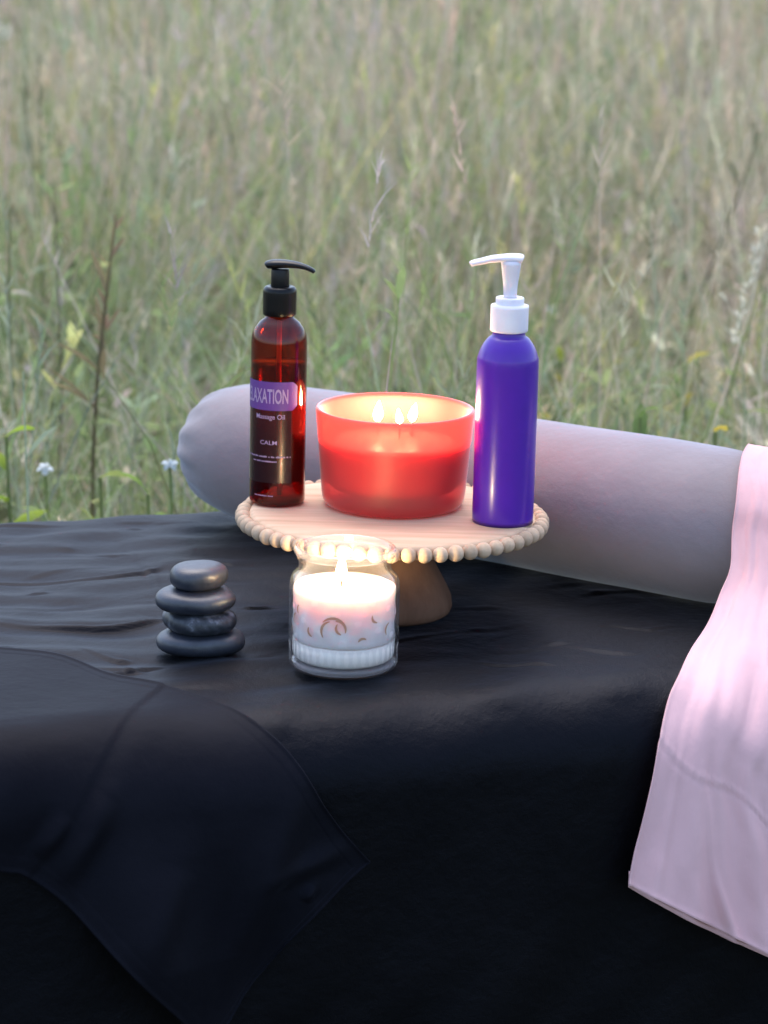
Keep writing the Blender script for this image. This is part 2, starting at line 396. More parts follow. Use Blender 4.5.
def stalk(px_top, py_top, px_bot, y, rad, col, label, name='weed_stalk', seeds=0, seedcol=None, leaves=6, group=None, fuzz=.05):
    top = on_ray(px_top, py_top, y); low = on_ray(px_bot, 470, y)
    d = (low-top)/abs(low[2]-top[2]); base = top + d*(top[2]+.01)
    pts = []; rd = []
    for i in range(9):
        q = i/8; p = base*(1-q)+top*q + np.array([.008*math.sin(q*7+px_top), .01*math.sin(q*5), 0]); pts.append(tuple(p)); rd.append(rad*(1-.55*q))
    parts = [('tube', pts, rd, col)]; L = np.linalg.norm(top-base)
    for k in range(leaves):
        q = random.uniform(.35, .95); p = base*(1-q)+top*q; a = random.uniform(0, 2*PI)
        parts.append(('leaf', p, p+np.array([math.cos(a)*.07, math.sin(a)*.05, random.uniform(.02, .07)]), .008, tuple(c*1.1 for c in col), .006))
    for k in range(seeds):
        q = random.uniform(.80, 1.0); p = base*(1-q)+top*q; a = random.uniform(0, 2*PI)
        e = p+np.array([math.cos(a)*fuzz*.45, math.sin(a)*fuzz*.45, random.uniform(.2, .9)*fuzz])
        parts.append(('leaf', p, e, .005, seedcol, .002))
    return plant_mesh(name, parts, m_leaf, label, 'weed', group)
g_st = 'dark weed stalks rising on the left'
stalk(17, 205, 11, 3.6, .0032, (.27, .28, .14), 'slim green-brown weed stalk at the far left of the meadow', group=g_st)
stalk(60, 190, 55, 3.9, .0030, (.30, .26, .17), 'thin brown weed stalk between the two other left stalks', group=g_st)
stalk(113, 215, 98, 3.5, .0042, (.26, .21, .12), 'thick reddish brown weed stalk nearest the grey bolster', group=g_st, seeds=10, seedcol=(.34, .22, .15), leaves=9, fuzz=.04)
stalk(755, 130, 650, 5.2, .0032, (.13, .14, .08), 'dark bare stem leaning right above the pink cloth', leaves=2)
stalk(762, 232, 702, 3.8, .0024, (.80, .76, .62), 'pale dry grass stalk with feathery head leaning right', name='dry_grass_stalk', seeds=46, seedcol=(.80, .76, .62), leaves=0, fuzz=.022)
def blossom(px, py, y, col, label, n=5, r=.016, name='wild_flower'):
    c = on_ray(px, py, y); parts = [('tube', [(c[0], c[1]+.01, 0), (c[0]+.01, c[1]+.01, c[2]*.6), tuple(c)], [.002, .002, .0015], (.2, .27, .1))]
    for k in range(n):
        a = 2*PI*k/n+px; parts.append(('leaf', c, c+np.array([math.cos(a)*r, -.3*r, math.sin(a)*r*.7]), r*.8, col, .003))
    for k in range(4):
        a = px+k*1.7; q = .55+.1*k; p = (c[0]+.01, c[1]+.01, c[2]*q); parts.append(('leaf', p, (p[0]+.06*math.cos(a), p[1]+.03*math.sin(a), p[2]+.03), .018, (.2, .29, .09), .006))
    return plant_mesh(name, parts, m_leaf, label, 'flower')
blossom(170, 465, 3.05, (.80, .86, .90), 'white wild flower just left of the bolster end', r=.010)
blossom(45, 469, 3.15, (.78, .82, .86), 'white wild flower low at the left beside the sheet', r=.010)
blossom(551, 310, 5.0, (.80, .82, .84), 'small white flower right of the white pump head', r=.010)
blossom(183, 250, 6.0, (.74, .74, .64), 'pale round flower head high left of the brown bottle', 7, .02)
blossom(693, 104, 9.5, (.78, .78, .80), 'white flower far back in the meadow at upper right', 6, .03)
blossom(3, 30, 9.0, (.8, .8, .72), 'pair of pale flower heads at the top left edge', 7, .04)
def leafy(px, py, y, cols, label, s=1.0, n=7):
    c = on_ray(px, py, y); parts = [('tube', [(c[0], c[1], 0), (c[0]+.01, c[1], c[2]*.6), tuple(c)], [.003, .0025, .002], (.2, .25, .1))]
    for k in range(n):
        a = px+k*2.4; q = 1-.06*k; L = s*random.uniform(.022, .045); p = np.array([c[0], c[1], c[2]*q])
        parts.append(('leaf', p, p+np.array([math.cos(a)*L, math.sin(a)*L*.6-.01, random.uniform(.1, 1.2)*L]), L*.36, cols[k % len(cols)], .006))
    return plant_mesh('leafy_weed', parts, m_leaf, label, 'weed')
leafy(6, 437, 3.1, [(.30, .42, .06), (.36, .46, .08)], 'bright green leaves poking in at the left edge', 1.3)
leafy(561, 362, 4.2, [(.40, .42, .08), (.5, .42, .1)], 'yellow green leaves above the bolster right of purple bottle')
leafy(715, 432, 3.2, [(.55, .44, .08), (.3, .36, .1)], 'yellowing leaf plant behind the bolster near pink cloth', .9)
leafy(685, 365, 4.0, [(.50, .42, .09), (.3, .36, .12)], 'small plant with an ochre leaf in front of pale dry stalk', .9)
leafy(100, 478, 3.1, [(.34, .40, .12), (.42, .44, .2)], 'tuft of yellow green leaves behind the black sheet', 1.2, 12)
leafy(148, 495, 3.05, [(.26, .37, .1)], 'low green leaves beneath the white flower by bolster', 1.1, 9)
leafy(640, 418, 3.3, [(.22, .33, .09), (.2, .28, .1)], 'dark green leaf clump behind the middle of the bolster', 1.2, 9)

# ------------------------------------------------------------------ massage table and the sheet over it
TA = math.radians(20); Ud = np.array([math.cos(TA), math.sin(TA), 0]); Nd = np.array([-math.sin(TA), math.cos(TA), 0]); Zd = np.array([0, 0, 1.])
ZT, RR, NF, NB = .65, .062, 1.935, 2.662          # sheet height, edge radius, front and back faces
U0_, U1_ = -.35, 1.55
A90 = RR*PI/2; S_BACK = -((NB-RR)-(NF+RR))        # s of the back edge start
def drape(u, s, off=0.0):
    """unrolled cloth coordinate (u along the table, s towards the front) -> point and normal"""
    if s < S_BACK:
        q = S_BACK-s
        if q < A90:
            th = q/RR; nn = Nd*math.sin(th)+Zd*math.cos(th); p = Ud*u+Nd*(NB-RR)+Zd*(ZT-RR)+nn*RR
        else: nn = Nd; p = Ud*u+Nd*NB+Zd*(ZT-RR-(q-A90))
    elif s < 0: nn = Zd; p = Ud*u+Nd*(NF+RR-s)+Zd*ZT
    elif s < A90:
        th = s/RR; nn = -Nd*math.sin(th)+Zd*math.cos(th); p = Ud*u+Nd*(NF+RR)+Zd*(ZT-RR)+nn*RR
    else: nn = -Nd; p = Ud*u+Nd*NF+Zd*(ZT-RR-(s-A90))
    return p+nn*off, nn
def uv(px, py):
    d = ray(px, py); t = (ZT-CAM_H)/d[2]; p = CAM+d*t; n = p@Nd
    if n >= NF+RR: return np.array([p@Ud, NF+RR-n])
    dn, dz = d@Nd, d[2]; on, oz = CAM@Nd-(NF+RR), CAM[2]-(ZT-RR)
    a = dn*dn+dz*dz; bq = on*dn+oz*dz; c = on*on+oz*oz-RR*RR; disc = bq*bq-a*c
    if disc > 0:
        t = (-bq-math.sqrt(disc))/a; p = CAM+d*t; hn, hz = p@Nd-(NF+RR), p[2]-(ZT-RR)
        if hz >= 0: return np.array([p@Ud, RR*math.atan2(-hn, hz)])
    t = (NF-CAM@Nd)/dn; p = CAM+d*t; return np.array([p@Ud, A90+(ZT-RR-p[2])])
creases = [  # pixel polylines on the table top, depth, width
    ([(-60, 580), (0, 583), (70, 582), (145, 573), (170, 566)], .0042, .0050), ([(14, 598), (60, 592)], .002, .004),
    ([(-60, 622), (0, 626), (94, 630), (156, 622), (168, 618)], .0046, .0046), ([(66, 648), (113, 660), (137, 660)], .003, .004),
    ([(88, 682), (130, 673), (172, 666)], .0040, .0045), ([(58, 666), (117, 672), (150, 674)], .003, .004),
    ([(112, 531), (147, 528)], .0016, .005), ([(147, 524), (202, 522)], .0012, .005), ([(-60, 530), (0, 527), (92, 526)], .0018, .006),
    ([(30, 519), (110, 516)], .001, .004), ([(222, 612), (255, 609), (290, 605)], .0034, .004), ([(96, 516), (124, 546), (150, 578), (157, 618)], .0016, .006),
    ([(466, 662), (500, 665), (534, 665), (560, 668)], .0028, .0045), ([(420, 710), (460, 708), (506, 703), (556, 696)], .0030, .006),
    ([(-30, 560), (60, 556), (110, 560)], .0016, .010), ([(250, 740), (275, 734), (300, 732)], .003, .005),
    ([(520, 640), (600, 652), (650, 655)], .0018, .008), ([(560, 720), (620, 700), (670, 690)], .0018, .009), ([(200, 560), (240, 566)], .0016, .005),
    ([(150, 640), (240, 655), (285, 650)], .0014, .008), ([(-40, 604), (40, 610), (120, 600)], .0015, .008), ([(180, 590), (230, 580)], .0012, .006)]
creases = [(spline([tuple(uv(*p)) for p in pl], 4), A*1.15, wd*.66) for pl, A, wd in creases]
_r = random.Random(21)
for k in range(46):                              # many faint short wrinkles, mostly along the table
    u_ = _r.uniform(.36, .90) if k < 30 else _r.uniform(.85, 1.25); s_ = _r.uniform(S_BACK+.01, -.02) if k < 30 else _r.uniform(-.30, .02)
    L_ = _r.uniform(.03, .11); an = _r.gauss(.0, .28); bend = _r.uniform(-.012, .012)
    pts_ = [np.array([u_+L_*(q-.5)*math.cos(an), s_+L_*(q-.5)*math.sin(an)+bend*4*q*(1-q)]) for q in (0, .33, .66, 1)]
    creases.append((pts_, _r.uniform(.0006, .0020), _r.uniform(.0024, .0060)))
def crease_h(U, S):
    Hh = np.zeros_like(U)
    for pl, A, wd in creases:
        tot = len(pl)-1
        best = np.full(U.shape, 1e9); sg = np.zeros_like(U); tp = np.zeros_like(U)
        for i in range(tot):
            a, b = pl[i], pl[i+1]; d = b-a; L2 = d@d
            t = ((U-a[0])*d[0]+(S-a[1])*d[1])/L2; tc = np.clip(t, 0, 1)
            ex, ey = U-a[0]-tc*d[0], S-a[1]-tc*d[1]; ds = np.sqrt(ex*ex+ey*ey); k = ds < best
            best = np.where(k, ds, best); sg = np.where(k, np.sign(d[0]*ey-d[1]*ex)*ds, sg); tp = np.where(k, (i+t)/tot, tp)
        end = np.clip(np.minimum(tp*(2.2 if A > .0015 else 4), (1-tp)*3), 0, 1)*(.75+.25*np.sin(tp*9+A*4000)); end = end*end*(3-2*end)
        Hh += end*A*(.62*np.exp(-((sg+wd*.7)/(wd*1.1))**2)-.42*np.exp(-((sg-wd*.6)/(wd*.9))**2)+.30*np.exp(-((sg+wd*4)/(wd*3.5))**2))
    return Hh
ug = np.unique(np.concatenate([np.linspace(U0_-.02, .38, 60), np.arange(.38, 1.24, .0022), np.linspace(1.24, U1_+.02, 30)]))
sg_ = np.unique(np.concatenate([np.linspace(S_BACK-A90-.45, S_BACK-A90, 14), np.linspace(S_BACK-A90, S_BACK, 9), np.arange(S_BACK, 0, .0022), np.linspace(0, A90, 14), np.linspace(A90, A90+.5, 60)]))
UU, SS = np.meshgrid(ug, sg_)
Hc = crease_h(UU, SS)*(SS > S_BACK-A90)
und = .0011*np.sin(UU*23+3*np.sin(SS*11))*np.sin(SS*19+1.4*np.sin(UU*9))+.0007*np.sin(UU*61+SS*33+2*np.sin(SS*21))
hang = np.clip((SS-A90)/.35, 0, 1)
und += hang*(.006*np.sin(UU*17+.8*np.sin(SS*4))+.004*np.sin(UU*39+1+SS*3)+.006)
hb = np.clip((S_BACK-A90-SS)/.3, 0, 1); und += hb*(.008*np.sin(UU*15)+.008)
lf = np.clip((.86-UU)/.2, 0, 1)*((SS > S_BACK) & (SS < 0))*np.clip(-SS/.05, 0, 1)*np.clip((SS-S_BACK)/.05, 0, 1)
und += lf*(.0013*np.sin(SS*70+2.2*np.sin(UU*14)+1.2*np.sin(UU*31))+.0008*np.sin(SS*141-UU*22+2*np.sin(UU*19)))
Hs = Hc+und; SV = []
for j, sv in enumerate(sg_):                      # one row shares its unrolled profile
    p, nn = drape(0, sv, 0)
    SV.append(p[None, :]+Ud[None, :]*ug[:, None]+nn[None, :]*Hs[j][:, None])
SV = np.concatenate(SV)
nu = len(ug); SF = [(j*nu+i, (j+1)*nu+i, (j+1)*nu+i+1, j*nu+i+1) for j in range(len(sg_)-1) for i in range(nu-1)]
sheet = mesh('fitted_sheet', SV, SF, m_sheet)
tag(sheet, 'black wrinkled cotton sheet covering the whole massage table', 'sheet')
md = sheet.modifiers.new('thick', 'SOLIDIFY'); md.thickness = .0012; md.offset = -1

tb = thing('massage_table', 'padded massage table hidden under the black sheet', 'table', tuple(Ud*(U0_+U1_)/2+Nd*(NF+NB)/2), TA)
wt = NB-NF-.014
v, f = bevel_box(U1_-U0_-.01, wt, .130, .058, 8); mesh('tabletop', shift((v, f), dz=ZT-.0075-.065)[0], f, m_pad, tb)
for sx in (-1, 1):
    for sy in (-1, 1):
        v, f = bevel_box(.045, .045, .51, .006, 2); o = mesh('leg', v, f, m_legw, tb); o.location = (sx*.82, sy*(wt/2-.06), .255)

# black cloth laid over the near left corner of the table
up_px = [(-90, 650), (-40, 652), (0, 655), (60, 663), (110, 681), (160, 692), (205, 705), (250, 728), (282, 755), (310, 788), (335, 822), (353, 843), (367, 858)]
lo_px = [(-90, 858), (-50, 862), (-20, 866), (5, 870), (22, 873), (60, 897), (110, 948), (160, 995), (205, 1032), (250, 978), (285, 930), (325, 893), (367, 860)]
upc = spline([tuple(uv(*p)) for p in up_px], 18); loc_ = spline([tuple(uv(*p)) for p in lo_px], 18)
FOLDS = [(uv(300, 790), uv(215, 1000), .0060, .012), (uv(110, 800), uv(60, 880), .0050, .008), (uv(30, 850), uv(60, 810), .004, .006), (uv(345, 850), uv(250, 880), .0035, .007), (uv(180, 860), uv(140, 960), .0045, .012), (uv(310, 880), uv(300, 895), .003, .004)]
mrow = 150; OV, OF = [], []
seam_a, seam_b = uv(153, 700), uv(30, 868)
hem_pts = [uv(330, 858), uv(262, 930), uv(190, 1005)]
for a, b in zip(upc, loc_):
    for k in range(mrow+1):
        q = k/mrow; u, s = a*(1-q)+b*q
        d = seam_b-seam_a; dist = ((u-seam_a[0])*d[1]-(s-seam_a[1])*d[0])/np.linalg.norm(d)
        h = .0058+.0005*math.exp(-(dist/.0022)**2)-.0007*math.tanh(dist/.0020)+.0030*math.exp(-((dist-.02)/.014)**2)*min(1, max(0, s*6))
        e = min(q, 1-q)*np.linalg.norm(b-a)
        h += .0012*math.exp(-((e-.0008)/.0017)**2)-.0002*math.exp(-((e-.014)/.0012)**2)+.00015*math.tanh((.014-e)/.0012)
        # soft broad folds on the hanging part
        hf = max(0, min(1, (s-.01)/.2)); h += hf*(.013*math.sin((u*.8+s*.55)*26+.6)+.006*math.sin((u-s*.4)*47)+.019)
        for (fa, fb, A_, w_) in FOLDS:
            dd_ = fb-fa; L2_ = dd_@dd_; t_ = max(0, min(1, ((u-fa[0])*dd_[0]+(s-fa[1])*dd_[1])/L2_)); ex = u-fa[0]-t_*dd_[0]; ey = s-fa[1]-t_*dd_[1]
            sg = (dd_[0]*ey-dd_[1]*ex)/math.sqrt(L2_); h += A_*math.sin(PI*min(1, max(0, t_*.9+.08)))*math.exp(-(ex*ex+ey*ey)/(2*w_*w_))*(1+1.2*sg/w_)
        h += .0010*math.sin(u*31+s*12)*math.sin(s*27)
        OV.append(drape(u, s, h)[0])
R_ = mrow+1; OF = [(i*R_+k, i*R_+k+1, (i+1)*R_+k+1, (i+1)*R_+k) for i in range(len(upc)-1) for k in range(mrow)]
ov = mesh('folded_cloth', OV, OF, m_satin)
tag(ov, 'smooth black cloth with pointed corner draped over the table front', 'cloth')
md = ov.modifiers.new('thick', 'SOLIDIFY'); md.thickness = .0022; md.offset = -1

# ------------------------------------------------------------------ bolster
BR = .0695; BZ = ZT+BR+.0005
bl0 = np.array([-.190, 2.7105]); bl1 = np.array([.281, 2.430]); bd = (bl1-bl0)/np.linalg.norm(bl1-bl0); bn = np.array([bd[1], -bd[0]])  # bn points to the camera side
if bn[1] > 0: bn = -bn
BL, CAPL = .66, .100
def bow(t): return .010*math.exp(-((t-.33)/.2)**2)
def bolster_axis(t):
    p = bl0+bd*t-bn*bow(t); return np.array([p[0], p[1], BZ])
BV, BF = [], []; n = 96; st = []
for k in range(16): q = k/15; st.append((CAPL*(1-math.cos(q*PI/2)), (.016+(BR-.016)*math.sin(q*PI/2)**.9)))
for k in range(1, 60): st.append((CAPL+(BL-2*CAPL)*k/60, BR))
for k in range(16): q = 1-k/15; st.append((BL-CAPL*(1-math.cos(q*PI/2)), (.016+(BR-.016)*math.sin(q*PI/2)**.9)))
for (t_, r_) in st:
    c = bolster_axis(t_); gather = max(0, 1-min(t_, BL-t_)/.05)
    for i in range(n):
        a = 2*PI*i/n; rr = r_*(1+.045*gather*math.sin(a*13+.6*math.sin(a*3))*(r_ > .017)+.035*gather*math.sin(a*5+1))
        rr += .0006*math.sin(t_*17+a*2)+.0003*math.sin(t_*39-a*3)
        z = math.cos(a)*rr
        z = max(z, -BR+.0006)
        p = c+np.array([bn[0]*math.sin(a)*rr, bn[1]*math.sin(a)*rr, z]); BV.append(p)
m_ = len(st); BF = [(i*n+k, i*n+(k+1) % n, (i+1)*n+(k+1) % n, (i+1)*n+k) for i in range(m_-1) for k in range(n)]
BF.append(tuple(range(n))[::-1]); BF.append(tuple(range((m_-1)*n, m_*n)))
bt = thing('bolster', 'long grey cylindrical bolster pillow lying across the back of table', 'bolster', (0, 0, 0))
mesh('cover', BV, BF, m_grey, bt)
c = bolster_axis(0)
ring = [tuple(c+np.array([-bd[0]*.004+bn[0]*math.sin(a)*.017, -bd[1]*.004+bn[1]*math.sin(a)*.017, math.cos(a)*.017+.002*math.sin(3*a)])) for a in np.linspace(0, 2*PI, 25)]
mesh('drawcord', *tube(ring, [.0022]*25, 8), m_cord, bt)

# ------------------------------------------------------------------ pink cloth over the right end of the bolster
def smooth_chain(P, k=10): return spline([tuple(p) for p in P], k)
r_c = BR+.0045
def bpt(t, ang, r): c = bolster_axis(t); return c+np.array([bn[0]*math.sin(ang)*r, bn[1]*math.sin(ang)*r, math.cos(ang)*r])
def t_at(fn, px):      # axial position where the cloth edge shows at this pixel column
    return min((abs(384+F_PX*((fn(t)-CAM)@Rv)/((fn(t)-CAM)@Fv)-px), t) for t in np.linspace(.35, .75, 500))[1]
nc = 90; keys = []
for ang, px in ((-2.2, 752), (-1.6, 752), (-1.1, 752), (-.7, 751), (-.3, 749), (0, 746), (.35, 742), (.7, 739), (1.05, 736), (1.35, 733)):
    fn = lambda t: bpt(t, ang, r_c); t = t_at(fn, px); keys.append([fn(t+.080*k/nc) for k in range(nc+1)])
for dd, z_, px, W in ((.088, .708, 731, .085), (.108, .688, 721, .092), (.140, ZT+.020, 709, .108)):
    def fn(t): c = bolster_axis(t); return np.array([c[0]+bn[0]*dd, c[1]+bn[1]*dd, z_])
    t = t_at(fn, px); a = fn(t); b = fn(t+W); row = []
    for k in range(nc+1):
        p = a+(b-a)*k/nc; n_ = p@Nd                       # never below the cloth-covered table
        if n_ < NF+RR: zt = ZT-RR+math.sqrt(max(0, RR*RR-(NF+RR-n_)**2)); p[2] = min(p[2], zt+.014)
        row.append(p)
    keys.append(row)
for (px, py), W, be, off in (((690, 660), .128, 48, .0055), ((676, 684), .140, 44, .006), ((664, 706), .150, 41, .007), ((654, 738), .17, 38, .009), ((644, 776), .19, 34, .012), ((631, 823), .21, 31, .015), ((623, 850), .225, 30, .017), ((617, 876), .24, 30, .019)):
    q = uv(px, py); be = math.radians(be); d = np.array([math.cos(be), math.sin(be)])*W
    keys.append([drape(q[0]+d[0]*k/nc, q[1]+d[1]*k/nc, off)[0] for k in range(nc+1)])
KR = 10
cols = [spline([tuple(keys[i][k]) for i in range(len(keys))], KR) for k in range(nc+1)]
G3 = np.array(cols).transpose(1, 0, 2); K = len(G3); PV = []
ns = np.cross(np.gradient(G3, axis=1), np.gradient(G3, axis=0)); ns /= np.linalg.norm(ns, axis=2, keepdims=True)+1e-9
if ns[K//2, 5] @ np.array([0, -1, 1.]) < 0: ns = -ns
for i in range(K):
    s = i/(K-1); hg = max(0, (s-.42)/.58)
    for k in range(nc+1):
        q = k/nc
        h = hg*(.004*math.sin(q*17+1.4+s*2.5)+.002*math.sin(q*37-s*9)+.006)
        h += .0030*hg*math.exp(-((q-.10-.14*(1-s))/.022)**2) + .0018*math.exp(-((q-.16-.10*(1-s))/.04)**2)*max(0, min(1, (s-.3)*4))
        h += .0018*math.exp(-((q-.34-.5*(s-.75))/.045)**2)*max(0, min(1, (s-.35)*4))
        h += .0045*math.exp(-((q-.46+.9*(1-s))/.022)**2)*max(0, min(1, (s-.8)*6))
        hl = .80+.010*math.sin(q*9)
        h += .0009*math.exp(-((s-hl)/.0035)**2)-.0007*math.exp(-((s-hl-.007)/.003)**2)+.0004*math.sin(q*170)*math.exp(-((s-hl)/.01)**2)   # stitched hem line
        h += .0007*math.sin(q*23+s*13)*math.sin(s*27)+.0003*math.sin(q*55-s*31)*math.sin(s*61+q*9)
        h += .0012*math.exp(-(q/.01)**2)+.0012*math.exp(-((1-s)/.006)**2)
        PV.append(G3[i, k]+ns[i, k]*max(h, 0))
PF = [(i*(nc+1)+k, i*(nc+1)+k+1, (i+1)*(nc+1)+k+1, (i+1)*(nc+1)+k) for i in range(K-1) for k in range(nc)]
pk = thing('pink_drape', 'pale pink cotton cloth draped over bolster end and table front', 'cloth')
o = mesh('cloth', PV, PF, m_pink, pk)
md = o.modifiers.new('thick', 'SOLIDIFY'); md.thickness = .0018; md.offset = 0
# second layer of the hem showing under the first along the bottom edge
rows = 6; HV = []
for j in range(rows):
    for k in range(nc+1):
        q = .012+.985*k/nc; kk = q*nc; k0 = int(kk); p = np.array(PV[(K-1)*(nc+1)+k0])*(1-kk+k0)+np.array(PV[(K-1)*(nc+1)+min(nc, k0+1)])*(kk-k0)
        p = p+Nd*.0045+Zd*(.014*(1-j/(rows-1))-.0055*(.4+.6*math.sin(PI*min(1, q*1.6))))
        HV.append(p)
HF = [(j*(nc+1)+k, j*(nc+1)+k+1, (j+1)*(nc+1)+k+1, (j+1)*(nc+1)+k) for j in range(rows-1) for k in range(nc)]
o = mesh('hem_layer', HV, HF, m_pink, pk); md = o.modifiers.new('thick', 'SOLIDIFY'); md.thickness = .0015; md.offset = 0

# ------------------------------------------------------------------ cake stand
SX, SY = at(390, 613, ZT)[:2]
ZP = .7420                                           # top face of the plate
RP = .1245
cs = thing('cake_stand', 'round pale wood cake stand with beaded rim on black sheet', 'cake stand', (SX, SY, ZT+.0015), 0)
zb = ZT+.0015
pp = [(0, ZP-.013-zb), (RP-.006, ZP-.013-zb), (RP-.002, ZP-.011-zb), (RP, ZP-.007-zb), (RP, ZP-.004-zb), (RP-.0015, ZP-.0015-zb), (RP-.004, ZP-zb), (RP-.02, ZP-zb), (0, ZP-zb)]
mesh('plate', *lathe(pp, 128), m_wood, cs)
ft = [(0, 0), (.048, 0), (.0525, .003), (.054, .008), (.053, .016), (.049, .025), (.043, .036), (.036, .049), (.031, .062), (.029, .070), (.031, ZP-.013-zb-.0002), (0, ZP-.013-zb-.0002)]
mesh('pedestal', *lathe([tuple(map(float, p)) for p in ft], 64), m_foot_shaded, cs)
nb = 60; brad = .0069; bpf = [(0, -brad)]+[(brad*math.sin(a), -brad*math.cos(a)) for a in np.linspace(0, PI, 13)[1:-1]]+[(0, brad)]
bv, bfc = lathe(bpf, 18); bead0 = None
for i in range(nb):
    a = 2*PI*i/nb
    if bead0 is None: bo = bead0 = mesh('bead', bv, bfc, m_bead, cs)
    else: bo = bead0.copy(); COL.objects.link(bo); bo.parent = cs
    bo.location = ((RP+brad*.72)*math.cos(a), (RP+brad*.72)*math.sin(a), ZP-.0062-zb+random.uniform(-.0004, .0004)); bo.rotation_euler = (random.random()*.6, PI/2, a+random.uniform(-.1, .1)); s_ = random.uniform(.95, 1.03); bo.scale = (s_, s_, s_)

def on_plate(px, py):
    p = at(px, py, ZP); return (p[0], p[1], ZP+.0003)
# ------------------------------------------------------------------ red bowl candle
bx, by, bz = on_plate(393, 504)
bc = thing('bowl_candle', 'wide red frosted glass candle bowl with three lit wicks', 'candle', (bx, by, bz))
RT, RB_, HB = .0690, .0620, .086
def rw(z): return RB_+(RT-RB_)*(z/HB)
TH = .0044
outer = [(0, 0), (RB_-.008, 0), (RB_-.003, .0015), (RB_, .006)]+[(rw(z), z) for z in np.linspace(.012, HB-.002, 12)]+[(RT-.0008, HB-.0004), (RT-TH/2, HB), (RT-TH+.0006, HB-.0006)]
inner = [(rw(z)-TH, z) for z in np.linspace(HB-.003, .021, 12)]+[(RB_-.008, .0165), (0, .0162)]
mesh('bowl', *lathe(outer+inner, 96), m_red, bc)
WZ = .058
wp = [(0, .0168), (RB_-.0095, .0170), (RB_-TH-.0006, .021)]+[(rw(z)-TH-.0006, z) for z in np.linspace(.025, WZ, 8)]+[(rw(WZ)-TH-.003, WZ-.001), (.05, WZ-.0022), (0, WZ-.0022)]
mesh('wax', *lathe(wp, 96), m_wax_red, bc)
mesh('melted_pool', *lathe([(0, WZ-.0021), (.050, WZ-.0021), (.0535, WZ-.0016), (.0530, WZ-.0009), (.051, WZ-.0007), (0, WZ-.0007)], 96), m_pool_lit, bc)
for (x, y, h, ln) in ((-.0150, .012, .0185, .001), (.0040, .004, .0135, -.0015), (.0150, .014, .0165, .003)):
    flame(bc, x, y, WZ+.0125, h, h*.22, m_flame, ln)

# ------------------------------------------------------------------ jar candle
jx, jy = at(343, 668, ZT)[:2]
jc = thing('jar_candle', 'small ribbed clear glass jar with lit white candle', 'candle', (jx, jy, ZT+.0015))
JR, JH = .0450, .1015
def rib(r, z, a):
    k = max(0, min(1, (z-.003)/.003))*max(0, min(1, (.0235-z)/.002)) if r > JR-.004 else 0
    return r-.0011*k*(.5+.5*math.cos(a*38))**2
jo = [(0, 0), (JR-.007, 0), (JR-.003, .0015), (JR-.0006, .005), (JR-.0004, .010), (JR-.0004, .018), (JR-.0002, .0225), (JR-.0014, .0240), (JR, .0256), (JR, .045), (JR, .062), (JR-.0006, .068), (JR-.003, .0725), (JR-.0068, .0755), (JR-.0078, .0785), (JR-.0070, .082), (JR-.0048, .0865), (JR-.0040, .0895), (JR-.0046, .0918), (JR-.0060, JH), (JR-.0074, .0916)]
ji = [(JR-.0100, .0875), (JR-.0110, .082), (JR-.0112, .0785), (JR-.0098, .0745), (JR-.006, .071), (JR-.0034, .066), (JR-.003, .06), (JR-.003, .03), (JR-.0034, .012), (JR-.006, .0085), (0, .0080)]
kz = lambda z: z if z < .026 else .026+(z-.026)*(JH-.026)/(.0925-.026)
jo = [(r, kz(z) if z != JH else JH) for r, z in jo]; ji = [(r, kz(z)) for r, z in ji]
mesh('jar', *lathe(jo+ji, 228, rib), m_clear, jc)
rc, rz_ = JR-.0062, JH-.0034
mesh('rim', *lathe([(rc+.0030*math.cos(a), rz_+.0036*math.sin(a)) for a in np.linspace(0, 2*PI, 17)[:-1]], 96, None, True), m_rim, jc)
mesh('glass_base', *lathe([(0, .0012), (JR-.0075, .0012), (JR-.0035, .0030), (JR-.0022, .0065), (JR-.0045, .0078), (0, .0079)], 96), m_thick, jc)
rj = JR-.0032
mesh('wax_base', *lathe([(0, .0085), (rj-.004, .0088), (rj-.001, .0115), (rj-.0002, .0150), (rj-.0002, .0245), (rj-.002, .0250), (0, .0250)], 72), m_wax_gel, jc)
def lump(r, z, a): return r+(.0004*math.sin(a*5+z*300)+.0003*math.sin(a*11-z*200) if r > .03 else 0)-.0003
WJ = .0700
mesh('wax', *lathe([(0, .0252), (rj-.002, .0253)]+[(rj, z) for z in np.linspace(.027, WJ-.003, 14)]+[(rj-.001, WJ-.001), (rj-.004, WJ-.0016), (.02, WJ-.0022), (0, WJ-.0022)], 96, lump), m_wax_white, jc)
random.seed(12)
for (aa, zz, rot, L) in ((-1.92, .043, 1.2, .013), (-1.74, .049, -.1, .016), (-1.60, .046, -.9, .011), (-1.66, .043, 1.9, .008), (-2.25, .038, 2.0, .007), (-.95, .050, 2.2, .007), (-2.75, .045, 1.3, .009), (-2.6, .054, 1.5, .006), (-.6, .040, 1.2, .009), (-1.2, .034, .2, .006), (-2.9, .034, 1.3, .006)):
    V, Fq = [], []
    for i in range(9):
        q = i/8; arc = (q-.5)*1.6; lx = math.sin(arc)*L*.8; ly = (math.cos(arc)-.8)*L; wd = .0011*math.sin(PI*min(1, q*.9+.06))**.6
        for sgn in (-1, 1):
            X = lx+sgn*wd*math.sin(arc); Y = ly+sgn*wd*math.cos(arc)
            x2 = X*math.cos(rot)-Y*math.sin(rot); y2 = X*math.sin(rot)+Y*math.cos(rot)
            a2 = aa+x2/rj; rr_ = rj+.00095
            V.append((rr_*math.cos(a2), rr_*math.sin(a2), zz+y2))
        if i: Fq.append((2*i-2, 2*i-1, 2*i+1, 2*i))
    mesh('petal', V, Fq, m_petal, jc)
flame(jc, -.003, -.002, WJ+.003, .022, .0042, m_flame2, .001)

